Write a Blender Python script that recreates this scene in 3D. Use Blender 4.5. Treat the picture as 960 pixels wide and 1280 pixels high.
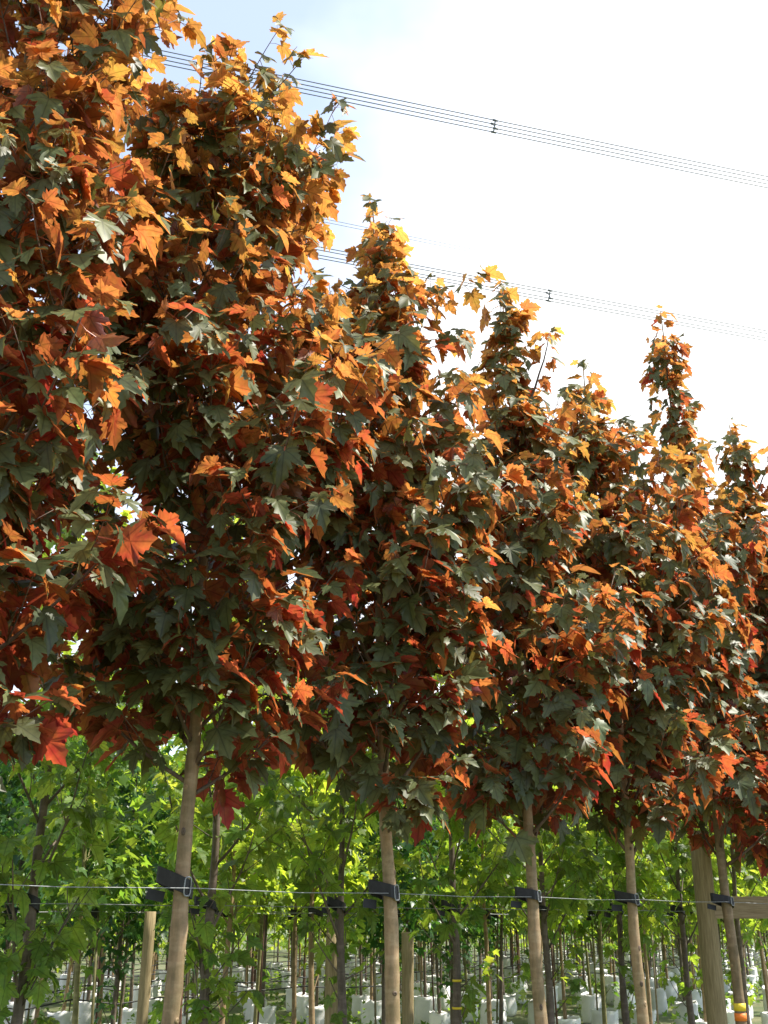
import bpy, math, random
import numpy as np
from mathutils import Matrix, Vector

for o in list(bpy.data.objects):
    bpy.data.objects.remove(o)
sc = bpy.context.scene
col = sc.collection
R = math.radians

# ------------------------------------------------------------------ camera
PITCH = R(20.7); FPX = 1350.0; EYE = 1.6          # focal length in photo pixels (960 x 1280)
cam = bpy.data.objects.new('camera', bpy.data.cameras.new('camera'))
col.objects.link(cam)
cam.location = (0, 0, EYE)
cam.rotation_euler = (R(90) + PITCH, 0, 0)
cam.data.sensor_fit = 'VERTICAL'; cam.data.sensor_height = 36.0
cam.data.lens = 36.0 * FPX / 1280.0
cam.data.clip_start = 0.05; cam.data.clip_end = 2000
sc.camera = cam

# ------------------------------------------------------------------ sky
SUN_EL, SUN_AZ = R(55), R(84)                     # azimuth clockwise from the view direction
w = bpy.data.worlds.new('World'); sc.world = w; w.use_nodes = True
nt = w.node_tree; nt.nodes.clear()
def N(tree, typ, **kw):
    n = tree.nodes.new(typ)
    for k, v in kw.items():
        if k.startswith('i_'):
            key = k[2:]
            n.inputs[int(key) if key.isdigit() else key].default_value = v
        else:
            setattr(n, k, v)
    return n
sky = N(nt, 'ShaderNodeTexSky', sky_type='NISHITA', sun_disc=False, sun_elevation=SUN_EL, sun_rotation=SUN_AZ)
sky.air_density = 1.0; sky.dust_density = 1.2; sky.ozone_density = 3.0
tc = N(nt, 'ShaderNodeTexCoord')
mp = N(nt, 'ShaderNodeMapping'); mp.inputs['Location'].default_value = (2.587, 3.785, -3.977); mp.inputs['Scale'].default_value = (1, 1, 1.6)
nz = N(nt, 'ShaderNodeTexNoise', i_Scale=0.7, i_Detail=7.0, i_Roughness=0.52)
rp = N(nt, 'ShaderNodeValToRGB')
rp.color_ramp.elements[0].position = 0.505; rp.color_ramp.elements[0].color = (0.26, 0.26, 0.26, 1)
rp.color_ramp.elements[1].position = 0.625; rp.color_ramp.elements[1].color = (1, 1, 1, 1)
mx = N(nt, 'ShaderNodeMix', data_type='RGBA')
mx.inputs[7].default_value = (5.2, 5.3, 5.35, 1)
bg = N(nt, 'ShaderNodeBackground', i_Strength=0.15)
wo = N(nt, 'ShaderNodeOutputWorld')
L = nt.links.new
L(tc.outputs['Generated'], mp.inputs[0]); L(mp.outputs[0], nz.inputs['Vector']); L(nz.outputs[0], rp.inputs[0])
L(rp.outputs[0], mx.inputs[0]); L(sky.outputs[0], mx.inputs[6]); L(mx.outputs[2], bg.inputs[0]); L(bg.outputs[0], wo.inputs[0])

# ------------------------------------------------------------------ sun and exposure
sl = bpy.data.lights.new('sun', 'SUN'); sl.energy = 4.2; sl.angle = R(0.53); sl.color = (1.0, 0.94, 0.84)
sun = bpy.data.objects.new('sun', sl); col.objects.link(sun)
sdir = Vector((math.cos(SUN_EL) * math.sin(SUN_AZ), math.cos(SUN_EL) * math.cos(SUN_AZ), math.sin(SUN_EL)))
sun.rotation_euler = sdir.to_track_quat('Z', 'Y').to_euler(); sun.location = sdir * 50
sc.view_settings.view_transform = 'Standard'; sc.view_settings.look = 'None'
sc.view_settings.gamma = 1.0; sc.view_settings.use_curve_mapping = False
sc.view_settings.exposure = 1.12
try:
    sc.cycles.max_bounces = 12; sc.cycles.transmission_bounces = 8; sc.cycles.diffuse_bounces = 7
except Exception:
    pass

# ------------------------------------------------------------------ helpers
rng = np.random.default_rng(11); random.seed(11)
def ray(px, py):
    """direction of a photo pixel in the world"""
    x = (px - 480) / FPX; y = (640 - py) / FPX
    c, s = math.cos(PITCH), math.sin(PITCH)
    return Vector((x, c - y * s, s + y * c))
def at(px, py, dist):
    d = ray(px, py); return Vector((0, 0, EYE)) + d * (dist / d.y)
def tag(o, label=None, cat=None, group=None, kind=None):
    for k, v in (('label', label), ('category', cat), ('group', group), ('kind', kind)):
        if v: o[k] = v
    return o
def obj(name, data, parent=None, mat=None, loc=None):
    o = bpy.data.objects.new(name, data); col.objects.link(o)
    if parent: o.parent = parent
    if mat is not None and data is not None and not data.materials: data.materials.append(mat)
    if loc is not None: o.location = loc
    return o
def empty(name, loc=(0, 0, 0), rz=0):
    o = bpy.data.objects.new(name, None); col.objects.link(o)
    o.location = loc; o.rotation_euler = (0, 0, rz); o.empty_display_size = 0.2
    return o
def mesh_np(name, verts, tris, mat=None, smooth=True, mat_idx=None, col_attr=None, uv=None, mats=None):
    """triangle mesh from arrays"""
    verts = np.asarray(verts, np.float32); tris = np.asarray(tris, np.int32)
    me = bpy.data.meshes.new(name)
    me.vertices.add(len(verts)); me.vertices.foreach_set('co', verts.ravel())
    me.loops.add(tris.size); me.loops.foreach_set('vertex_index', tris.ravel())
    me.polygons.add(len(tris)); me.polygons.foreach_set('loop_start', np.arange(0, tris.size, 3, dtype=np.int32))
    if smooth: me.polygons.foreach_set('use_smooth', np.ones(len(tris), bool))
    if mat_idx is not None: me.polygons.foreach_set('material_index', np.asarray(mat_idx, np.int32))
    for m in (mats or ([mat] if mat else [])): me.materials.append(m)
    if col_attr is not None:
        a = me.color_attributes.new('leaf_tint', 'FLOAT_COLOR', 'POINT')
        a.data.foreach_set('color', np.asarray(col_attr, np.float32).ravel())
    if uv is not None:
        u = me.uv_layers.new(name='UVMap')
        u.data.foreach_set('uv', np.asarray(uv, np.float32)[tris.ravel()].ravel())
    me.update(calc_edges=True); me.validate()
    return me
class MB:
    """collects quads / tris into one mesh"""
    def __init__(s): s.v = []; s.f = []
    def add(s, v, f):
        b = len(s.v); s.v += [tuple(p) for p in v]; s.f += [tuple(i + b for i in q) for q in f]; return s
    def tube(s, pts, rad, n=8, cap=True):
        pts = [Vector(p) for p in pts]
        if not hasattr(rad, '__len__'): rad = [rad] * len(pts)
        vs = []; ref = None
        for i, p in enumerate(pts):
            t = (pts[min(i + 1, len(pts) - 1)] - pts[max(i - 1, 0)]).normalized()
            if ref is None: ref = Vector((1, 0, 0)) if abs(t.x) < 0.8 else Vector((0, 1, 0))
            a = (ref - t * ref.dot(t)).normalized(); ref = a; b = t.cross(a)
            for k in range(n):
                th = 2 * math.pi * k / n
                vs.append(p + (a * math.cos(th) + b * math.sin(th)) * rad[i])
        fs = []
        for i in range(len(pts) - 1):
            for k in range(n):
                k2 = (k + 1) % n
                fs.append((i * n + k, i * n + k2, (i + 1) * n + k2, (i + 1) * n + k))
        if cap:
            fs.append(tuple(range(n - 1, -1, -1))); fs.append(tuple((len(pts) - 1) * n + k for k in range(n)))
        return s.add(vs, fs)
    def box(s, c, h, rot=None):
        vs = []
        for dx in (-1, 1):
            for dy in (-1, 1):
                for dz in (-1, 1):
                    p = Vector((dx * h[0], dy * h[1], dz * h[2]))
                    if rot is not None: p = rot @ p
                    vs.append(Vector(c) + p)
        return s.add(vs, [(0, 1, 3, 2), (4, 6, 7, 5), (0, 4, 5, 1), (2, 3, 7, 6), (0, 2, 6, 4), (1, 5, 7, 3)])
    def mesh(s, name, mat=None, smooth=True):
        me = bpy.data.meshes.new(name); me.from_pydata(s.v, [], s.f)
        if smooth: me.polygons.foreach_set('use_smooth', np.ones(len(me.polygons), bool))
        if mat: me.materials.append(mat)
        me.update(); return me

# ------------------------------------------------------------------ materials
def new_mat(name):
    m = bpy.data.materials.new(name); m.use_nodes = True
    t = m.node_tree; t.nodes.clear()
    return m, t, t.links.new
def simple_mat(name, c0, c1, scale=8.0, rough=0.7, bump=0.2, detail=6.0, stretch=(1, 1, 1), metallic=0.0, spec=0.4, per_object=0.0, c2=None):
    m, t, L = new_mat(name)
    tc = N(t, 'ShaderNodeTexCoord'); mp = N(t, 'ShaderNodeMapping'); mp.inputs['Scale'].default_value = stretch
    nz = N(t, 'ShaderNodeTexNoise', i_Scale=scale, i_Detail=detail, i_Roughness=0.6)
    rp = N(t, 'ShaderNodeValToRGB'); e = rp.color_ramp.elements
    e[0].position = 0.32; e[0].color = (*c0, 1); e[1].position = 0.68; e[1].color = (*c1, 1)
    if c2:
        k = e.new(0.8); k.color = (*c2, 1)
    L(tc.outputs['Object'], mp.inputs[0]); L(mp.outputs[0], nz.inputs['Vector']); L(nz.outputs[0], rp.inputs[0])
    p = N(t, 'ShaderNodeBsdfPrincipled', i_Roughness=rough, i_Metallic=metallic); p.inputs['Specular IOR Level'].default_value = spec
    src = rp.outputs[0]
    if per_object:
        oi = N(t, 'ShaderNodeObjectInfo'); ma = N(t, 'ShaderNodeMapRange'); ma.inputs[3].default_value = 1 - per_object; ma.inputs[4].default_value = 1 + per_object
        L(oi.outputs['Random'], ma.inputs[0])
        hs = N(t, 'ShaderNodeHueSaturation'); L(ma.outputs[0], hs.inputs['Value']); L(src, hs.inputs['Color']); src = hs.outputs[0]
    L(src, p.inputs['Base Color'])
    if bump:
        b = N(t, 'ShaderNodeBump', i_Strength=bump, i_Distance=0.01); L(nz.outputs[0], b.inputs['Height']); L(b.outputs[0], p.inputs['Normal'])
    o = N(t, 'ShaderNodeOutputMaterial'); L(p.outputs[0], o.inputs[0])
    return m
def bark_mat(name, base, dark, light):
    """smooth young bark: fine vertical grain, pale lenticel flecks and ring scars"""
    m, t, L = new_mat(name)
    tc = N(t, 'ShaderNodeTexCoord')
    mp = N(t, 'ShaderNodeMapping'); mp.inputs['Scale'].default_value = (30, 30, 5)
    g = N(t, 'ShaderNodeTexNoise', i_Scale=2.0, i_Detail=6.0, i_Roughness=0.65)
    L(tc.outputs['Object'], mp.inputs[0]); L(mp.outputs[0], g.inputs['Vector'])
    mp2 = N(t, 'ShaderNodeMapping'); mp2.inputs['Scale'].default_value = (6, 6, 22)
    g2 = N(t, 'ShaderNodeTexNoise', i_Scale=1.6, i_Detail=4.0); L(tc.outputs['Object'], mp2.inputs[0]); L(mp2.outputs[0], g2.inputs['Vector'])
    r1 = N(t, 'ShaderNodeValToRGB'); e = r1.color_ramp.elements
    e[0].position = 0.30; e[0].color = (*dark, 1); e[1].position = 0.62; e[1].color = (*base, 1)
    L(g.outputs[0], r1.inputs[0])
    r2 = N(t, 'ShaderNodeValToRGB'); r2.color_ramp.elements[0].position = 0.50; r2.color_ramp.elements[1].position = 0.85
    L(g2.outputs[0], r2.inputs[0])
    mx = N(t, 'ShaderNodeMix', data_type='RGBA'); mx.inputs[7].default_value = (*light, 1)
    L(r2.outputs[0], mx.inputs[0]); L(r1.outputs[0], mx.inputs[6])
    oi = N(t, 'ShaderNodeObjectInfo'); ma = N(t, 'ShaderNodeMapRange'); ma.inputs[3].default_value = 0.72; ma.inputs[4].default_value = 1.2
    L(oi.outputs['Random'], ma.inputs[0])
    st = N(t, 'ShaderNodeTexNoise', i_Scale=5.5, i_Detail=5.0, i_Roughness=0.7); L(tc.outputs['Object'], st.inputs['Vector'])
    sr = N(t, 'ShaderNodeValToRGB'); sr.color_ramp.elements[0].position = 0.40; sr.color_ramp.elements[0].color = (0.55, 0.60, 0.48, 1); sr.color_ramp.elements[1].position = 0.58; sr.color_ramp.elements[1].color = (1, 1, 1, 1)
    L(st.outputs[0], sr.inputs[0]); sm = N(t, 'ShaderNodeMix', data_type='RGBA', blend_type='MULTIPLY'); sm.inputs[0].default_value = 0.85
    L(mx.outputs[2], sm.inputs[6]); L(sr.outputs[0], sm.inputs[7])
    hs = N(t, 'ShaderNodeHueSaturation'); L(ma.outputs[0], hs.inputs['Value']); L(sm.outputs[2], hs.inputs['Color'])
    p = N(t, 'ShaderNodeBsdfPrincipled', i_Roughness=0.72); L(hs.outputs[0], p.inputs['Base Color'])
    b = N(t, 'ShaderNodeBump', i_Strength=0.35, i_Distance=0.004); L(g.outputs[0], b.inputs['Height']); L(b.outputs[0], p.inputs['Normal'])
    o = N(t, 'ShaderNodeOutputMaterial'); L(p.outputs[0], o.inputs[0])
    return m
def leaf_mat(name, src, top, top_young, under, under_young, trans, trans_young, trans_top, rough=0.42, spec=0.5, tw=0.5, veins=True):
    """a leaf has two different sides: the upper side's colour, the underside's and the colour of light coming through.
    src 'object' reads the tint from the object's colour, 'mesh' from the leaf_tint attribute. R random, G youth, B second random"""
    m, t, L = new_mat(name)
    if src == 'object':
        s = N(t, 'ShaderNodeObjectInfo').outputs['Color']
    else:
        s = N(t, 'ShaderNodeVertexColor', layer_name='leaf_tint').outputs['Color']
    sep = N(t, 'ShaderNodeSeparateColor'); L(s, sep.inputs[0])
    def blend(a, b):
        x = N(t, 'ShaderNodeMix', data_type='RGBA'); x.inputs[6].default_value = (*a, 1); x.inputs[7].default_value = (*b, 1)
        L(sep.outputs[1], x.inputs[0]); return x.outputs[2]
    geo = N(t, 'ShaderNodeNewGeometry')
    sides = N(t, 'ShaderNodeMix', data_type='RGBA')
    L(geo.outputs['Backfacing'], sides.inputs[0]); L(blend(top, top_young), sides.inputs[6]); L(blend(under, under_young), sides.inputs[7])
    val = N(t, 'ShaderNodeMapRange'); val.inputs[3].default_value = 0.62; val.inputs[4].default_value = 1.38; L(sep.outputs[0], val.inputs[0])
    hue = N(t, 'ShaderNodeMapRange'); hue.inputs[3].default_value = 0.493; hue.inputs[4].default_value = 0.518; L(sep.outputs[2], hue.inputs[0])
    vsrc = val.outputs[0]
    if veins:
        uv = N(t, 'ShaderNodeUVMap'); sx = N(t, 'ShaderNodeSeparateXYZ'); L(uv.outputs[0], sx.inputs[0])
        ax = N(t, 'ShaderNodeMath', operation='ABSOLUTE'); L(sx.outputs[0], ax.inputs[0])
        ang = N(t, 'ShaderNodeMath', operation='ARCTAN2'); L(ax.outputs[0], ang.inputs[0]); L(sx.outputs[1], ang.inputs[1])
        ln = N(t, 'ShaderNodeVectorMath', operation='LENGTH'); L(uv.outputs[0], ln.inputs[0])
        prev = None
        for a0 in (0.0, 0.86, 1.80):
            d = N(t, 'ShaderNodeMath', operation='SUBTRACT', i_1=a0); L(ang.outputs[0], d.inputs[0])
            ab = N(t, 'ShaderNodeMath', operation='ABSOLUTE'); L(d.outputs[0], ab.inputs[0])
            if prev is None: prev = ab
            else:
                mn = N(t, 'ShaderNodeMath', operation='MINIMUM'); L(prev.outputs[0], mn.inputs[0]); L(ab.outputs[0], mn.inputs[1]); prev = mn
        ds = N(t, 'ShaderNodeMath', operation='MULTIPLY'); L(prev.outputs[0], ds.inputs[0]); L(ln.outputs['Value'], ds.inputs[1])
        vr = N(t, 'ShaderNodeMapRange'); vr.inputs[1].default_value = 0.006; vr.inputs[2].default_value = 0.028; vr.inputs[3].default_value = 0.62; vr.inputs[4].default_value = 1.0
        L(ds.outputs[0], vr.inputs[0])
        nzv = N(t, 'ShaderNodeTexNoise', i_Scale=7.0, i_Detail=3.0); L(uv.outputs[0], nzv.inputs['Vector'])
        nr = N(t, 'ShaderNodeMapRange'); nr.inputs[1].default_value = 0.3; nr.inputs[2].default_value = 0.7; nr.inputs[3].default_value = 0.8; nr.inputs[4].default_value = 1.15
        L(nzv.outputs[0], nr.inputs[0])
        hn = N(t, 'ShaderNodeMapRange'); hn.inputs[1].default_value = 0.3; hn.inputs[2].default_value = 0.7; hn.inputs[3].default_value = -0.014; hn.inputs[4].default_value = 0.014
        nzh = N(t, 'ShaderNodeTexNoise', i_Scale=3.2, i_Detail=2.0); va = N(t, 'ShaderNodeVectorMath', operation='ADD'); L(uv.outputs[0], va.inputs[0]); L(s, va.inputs[1]); L(va.outputs[0], nzh.inputs['Vector'])
        L(nzh.outputs[0], hn.inputs[0]); ha = N(t, 'ShaderNodeMath', operation='ADD'); L(hue.outputs[0], ha.inputs[0]); L(hn.outputs[0], ha.inputs[1]); hue = ha
        L(va.outputs[0], nzv.inputs['Vector'])
        m1 = N(t, 'ShaderNodeMath', operation='MULTIPLY'); L(vr.outputs[0], m1.inputs[0]); L(nr.outputs[0], m1.inputs[1])
        m2 = N(t, 'ShaderNodeMath', operation='MULTIPLY'); L(m1.outputs[0], m2.inputs[0]); L(val.outputs[0], m2.inputs[1]); vsrc = m2.outputs[0]
    def hsv(c):
        h = N(t, 'ShaderNodeHueSaturation'); L(hue.outputs[0], h.inputs['Hue']); L(vsrc, h.inputs['Value']); L(c, h.inputs['Color']); return h.outputs[0]
    p = N(t, 'ShaderNodeBsdfPrincipled', i_Roughness=rough); p.inputs['Specular IOR Level'].default_value = spec
    L(hsv(sides.outputs[2]), p.inputs['Base Color'])
    through = N(t, 'ShaderNodeMix', data_type='RGBA'); through.inputs[6].default_value = (*trans_top, 1)
    L(geo.outputs['Backfacing'], through.inputs[0]); L(blend(trans, trans_young), through.inputs[7])
    tr = N(t, 'ShaderNodeBsdfTranslucent'); L(hsv(through.outputs[2]), tr.inputs[0])
    ms = N(t, 'ShaderNodeMixShader', i_0=tw); L(p.outputs[0], ms.inputs[1]); L(tr.outputs[0], ms.inputs[2])
    o = N(t, 'ShaderNodeOutputMaterial'); L(ms.outputs[0], o.inputs[0])
    return m
RED = dict(top=(0.122, 0.150, 0.058), top_young=(0.165, 0.168, 0.056), under=(0.21, 0.040, 0.028), under_young=(0.28, 0.105, 0.032),
           trans=(0.56, 0.095, 0.036), trans_young=(0.82, 0.37, 0.080), trans_top=(0.17, 0.14, 0.03), rough=0.46, spec=0.42, tw=0.46)
GRN = dict(top=(0.115, 0.20, 0.036), top_young=(0.20, 0.26, 0.045), under=(0.16, 0.23, 0.08), under_young=(0.22, 0.27, 0.09),
           trans=(0.54, 0.70, 0.045), trans_young=(0.80, 0.82, 0.08), trans_top=(0.46, 0.62, 0.04), rough=0.45, spec=0.4, tw=0.52)
MID = dict(top=(0.075, 0.145, 0.034), top_young=(0.12, 0.19, 0.04), under=(0.12, 0.19, 0.07), under_young=(0.16, 0.22, 0.08),
           trans=(0.28, 0.46, 0.035), trans_young=(0.50, 0.60, 0.06), trans_top=(0.30, 0.46, 0.04), rough=0.42, spec=0.45, tw=0.48)
DRK = dict(top=(0.030, 0.085, 0.028), top_young=(0.05, 0.12, 0.03), under=(0.07, 0.13, 0.05), under_young=(0.09, 0.15, 0.05),
           trans=(0.12, 0.30, 0.03), trans_young=(0.26, 0.44, 0.04), trans_top=(0.14, 0.30, 0.03), rough=0.36, spec=0.5, tw=0.4)
M = {}
M['red_obj'] = leaf_mat('purple_sycamore_leaf', 'object', **RED); M['red_mesh'] = leaf_mat('purple_sycamore_foliage', 'mesh', **RED)
M['grn_obj'] = leaf_mat('green_maple_leaf', 'object', **{**GRN, **{k_: tuple((a_ + b_) / 2 for a_, b_ in zip(GRN[k_], MID[k_])) for k_ in ('top', 'top_young', 'trans', 'trans_young', 'trans_top')}}); M['grn_mesh'] = leaf_mat('green_maple_foliage', 'mesh', **{**GRN, **{k_: tuple((a_ + b_) / 2 for a_, b_ in zip(GRN[k_], MID[k_])) for k_ in ('top', 'top_young', 'trans', 'trans_young', 'trans_top')}})
M['grn_far'] = leaf_mat('green_far_foliage', 'mesh', veins=False, **GRN)
M['mid_far'] = leaf_mat('mid_green_foliage', 'mesh', veins=False, **MID)
M['drk_far'] = leaf_mat('dark_green_foliage', 'mesh', veins=False, **DRK)
M['petiole_red'] = simple_mat('red_leaf_stalk', (0.30, 0.05, 0.03), (0.42, 0.12, 0.05), 20, 0.5, 0)
M['petiole_green'] = simple_mat('green_leaf_stalk', (0.20, 0.20, 0.05), (0.30, 0.26, 0.07), 20, 0.5, 0)
M['bark_tan'] = bark_mat('tan_bark', (0.34, 0.225, 0.118), (0.23, 0.15, 0.078), (0.42, 0.31, 0.185))
M['bark_grey'] = bark_mat('grey_brown_bark', (0.17, 0.125, 0.095), (0.10, 0.07, 0.055), (0.24, 0.19, 0.15))
M['bark_olive'] = bark_mat('olive_bark', (0.19, 0.17, 0.06), (0.11, 0.10, 0.04), (0.28, 0.25, 0.12))
M['bark_red'] = bark_mat('dark_red_bark', (0.15, 0.07, 0.045), (0.08, 0.04, 0.03), (0.22, 0.11, 0.07))
M['bark_pale'] = bark_mat('pale_bark', (0.36, 0.29, 0.20), (0.22, 0.17, 0.11), (0.46, 0.39, 0.29))
M['twig'] = bark_mat('twig_bark', (0.16, 0.10, 0.065), (0.09, 0.055, 0.04), (0.22, 0.15, 0.10))
M['rubber'] = simple_mat('black_rubber', (0.008, 0.008, 0.009), (0.020, 0.020, 0.021), 40, 0.55, 0.15, spec=0.4)
M['steel'] = simple_mat('galvanised_steel', (0.20, 0.21, 0.21), (0.34, 0.35, 0.35), 60, 0.6, 0.05, metallic=0.4)
M['hose'] = simple_mat('black_polythene_hose', (0.010, 0.010, 0.012), (0.025, 0.025, 0.028), 15, 0.5, 0.1)
M['post'] = simple_mat('weathered_timber', (0.19, 0.145, 0.07), (0.33, 0.26, 0.14), 5, 0.85, 0.5, stretch=(14, 14, 1.2), c2=(0.30, 0.28, 0.17))
M['plank'] = simple_mat('sawn_plank', (0.22, 0.16, 0.09), (0.38, 0.30, 0.19), 4, 0.85, 0.4, stretch=(1.5, 16, 16))
M['bag'] = simple_mat('white_woven_bag', (0.66, 0.65, 0.64), (0.84, 0.83, 0.81), 3.5, 0.62, 0.25, per_object=0.2, c2=(0.50, 0.42, 0.33))
M['soil'] = simple_mat('potting_soil', (0.05, 0.035, 0.025), (0.13, 0.09, 0.06), 30, 0.95, 0.8)
M['tape_y'] = simple_mat('yellow_tape', (0.75, 0.55, 0.03), (0.85, 0.62, 0.05), 30, 0.5, 0.05)
M['tape_o'] = simple_mat('orange_tape', (0.80, 0.18, 0.02), (0.90, 0.24, 0.03), 30, 0.5, 0.05)
M['cable'] = simple_mat('aluminium_cable', (0.12, 0.135, 0.145), (0.18, 0.195, 0.21), 1, 0.5, 0, metallic=0.4)
M['ground'] = simple_mat('nursery_ground', (0.045, 0.080, 0.020), (0.16, 0.15, 0.075), 0.9, 0.95, 0.4, detail=9, c2=(0.25, 0.22, 0.14))

# ------------------------------------------------------------------ ground
S = 600
g = []
for a in range(41):
    for b in range(41):
        x = (a / 20 - 1); y = (b / 20 - 1)
        g.append((S * np.sign(x) * abs(x) ** 2.2, S * np.sign(y) * abs(y) ** 2.2, 0.0))
gf = [(a * 41 + b, (a + 1) * 41 + b, (a + 1) * 41 + b + 1, a * 41 + b + 1) for a in range(40) for b in range(40)]
ground = obj('ground', MB().add(g, gf).mesh('ground', M['ground']))
tag(ground, 'nursery ground of grass and bare soil between the rows', kind='structure')

# ------------------------------------------------------------------ leaf shapes
HALF = [(0.09, -0.08), (0.20, -0.12), (0.35, -0.10), (0.30, -0.02), (0.43, 0.04), (0.34, 0.12), (0.44, 0.18), (0.44, 0.27),
        (0.55, 0.34), (0.55, 0.47), (0.42, 0.43), (0.37, 0.47), (0.22, 0.38), (0.27, 0.52), (0.20, 0.58), (0.23, 0.69), (0.11, 0.76)]
PET_A = R(40)
def leaf_template(seed, stalk=0.55, fold=0.25, droop=0.35):
    """five-lobed toothed blade, unit size, folded along the midrib, with its stalk (last 4 tris use material 1)"""
    r = np.random.default_rng(seed)
    out = [(0, 0.02)] + HALF + [(0, 0.93)] + [(-x, y) for x, y in reversed(HALF)]
    out = np.array(out) + r.normal(0, 0.012, (len(out), 2)); out[0] = (0, 0.02); out[len(HALF) + 1][0] = 0
    v = [(0, 0.20)] + [tuple(p) for p in out]
    v = np.array(v); skew = r.normal(0, 0.08); v[:, 0] += skew * v[:, 1] ** 2
    f1, d1 = fold * r.uniform(0.1, 2.0), droop * r.uniform(0.0, 2.2)
    z = f1 * np.abs(v[:, 0]) - d1 * (v[:, 1] - 0.1) ** 2 - 0.55 * d1 * (np.abs(v[:, 0]) ** 1.6) + r.normal(0, 0.014, len(v)) + 0.05 * np.sin(7 * v[:, 0] + r.uniform(0, 6)) * r.uniform(0, 1)
    z[0] += 0.01
    n = len(out)
    V = np.c_[v, z]; T = [(0, 1 + k, 1 + (k + 1) % n) for k in range(n)]
    UV = [tuple(p) for p in v]
    b = len(V); c, s = math.cos(PET_A), math.sin(PET_A); wd = 0.013
    e = np.array((0, -c * stalk, -s * stalk)); mid = e * 0.5 + np.array((0, -0.02, 0.03))
    P = [(-wd, 0.04, z[1] + 0.004), (wd, 0.04, z[1] + 0.004), mid + (-wd, 0, 0), mid + (wd, 0, 0), e + (-wd, 0, 0), e + (wd, 0, 0)]
    V = np.vstack([V, np.array(P)]); UV += [(0, 0)] * 6
    T += [(b, b + 1, b + 3), (b, b + 3, b + 2), (b + 2, b + 3, b + 5), (b + 2, b + 5, b + 4)]
    MI = [0] * n + [1] * 4
    return V.astype(np.float32), np.array(T, np.int32), np.array(MI, np.int32), np.array(UV, np.float32)
STALK = 0.55
LEAVES = [leaf_template(100 + k) for k in range(16)]
def small_leaf(seed):
    """three-lobed small blade of 8 triangles for trees farther back"""
    r = np.random.default_rng(seed)
    v = np.array([(0, 0.22, 0), (0, 0, 0), (0.38, 0.0, 0.06), (0.28, 0.2, 0.07), (0.52, 0.45, 0.0), (0.2, 0.42, 0.05), (0, 0.93, -0.16), (-0.2, 0.42, 0.05), (-0.52, 0.45, 0.0), (-0.28, 0.2, 0.07), (-0.38, 0.0, 0.06)], float)
    v[:, :2] += r.normal(0, 0.02, (11, 2)); v[:, 2] += r.normal(0, 0.03, 11)
    t = [(0, k, k + 1) for k in range(1, 10)] + [(0, 10, 1)]
    return v.astype(np.float32), np.array(t, np.int32)
SMALL = [small_leaf(k) for k in range(6)]
LEAF_MESH = {}
for kind, mo, pet in (('red', 'red_obj', 'petiole_red'), ('grn', 'grn_obj', 'petiole_green')):
    LEAF_MESH[kind] = [mesh_np('leaf_blade', V, T, mat_idx=MI, uv=UV, mats=[M[mo], M[pet]]) for V, T, MI, UV in LEAVES]

def frames(h_az, pitch, roll):
    """basis matrices (n,3,3) for leaves: local y along the blade, z up from its upper side"""
    cy = np.stack([np.cos(pitch) * np.cos(h_az), np.cos(pitch) * np.sin(h_az), -np.sin(pitch)], 1)
    cz = np.stack([np.sin(pitch) * np.cos(h_az), np.sin(pitch) * np.sin(h_az), np.cos(pitch)], 1)
    cx = np.cross(cy, cz)
    c, s = np.cos(roll)[:, None], np.sin(roll)[:, None]
    x2 = cx * c + cz * s; z2 = -cx * s + cz * c
    return np.stack([x2, cy, z2], 2)
def foliage_mesh(name, lv, idx, mats, templates):
    """one mesh holding the leaves idx of the leaf set lv"""
    VV, TT, MM, CC, UU = [], [], [], [], []; base = 0
    tk = lv['var'][idx] % len(templates)
    for k, tp in enumerate(templates):
        sel = idx[tk == k]
        if not len(sel): continue
        V, T = tp[0], tp[1]
        P = np.einsum('nij,vj->nvi', lv['F'][sel], V) * lv['size'][sel][:, None, None] + lv['pos'][sel][:, None, :]
        n, nv = len(sel), len(V)
        VV.append(P.reshape(-1, 3)); TT.append((T[None] + (base + np.arange(n) * nv)[:, None, None]).reshape(-1, 3)); base += n * nv
        if len(tp) > 2: MM.append(np.tile(tp[2], n)); UU.append(np.tile(tp[3], (n, 1)))
        CC.append(np.repeat(lv['tint'][sel], nv, axis=0))
    return mesh_np(name, np.vstack(VV), np.vstack(TT), mat_idx=np.concatenate(MM) if MM else None, col_attr=np.vstack(CC),
                   uv=np.vstack(UU) if UU else None, mats=mats)

# ------------------------------------------------------------------ growing a tree
def curve_pts(p0, d0, length, n, up, r, wob=0.05):
    """a shoot that bends upward (or down) as it grows"""
    pts = [np.array(p0, float)]; d = np.array(d0, float); d /= np.linalg.norm(d)
    for k in range(n):
        d = d + np.array((0, 0, up)) / n + r.normal(0, wob, 3); d /= np.linalg.norm(d)
        pts.append(pts[-1] + d * length / n)
    return pts
def trunk_line(H, r, lean, wob=0.014, n=26):
    pts = []; off = np.zeros(2); ph = r.uniform(0, 6.28, 2)
    for k in range(n + 1):
        z = H * k / n
        pts.append(np.array((lean[0] * z + wob * math.sin(z * 1.7 + ph[0]) + 0.35 * wob * math.sin(z * 6.1 + ph[1]), lean[1] * z + wob * math.sin(z * 1.3 + ph[1]), z)))
    return pts
def along(pts, z):
    for a, b in zip(pts[:-1], pts[1:]):
        if b[2] >= z:
            t = (z - a[2]) / max(1e-6, b[2] - a[2]); return a + (b - a) * t
    return pts[-1]
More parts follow.
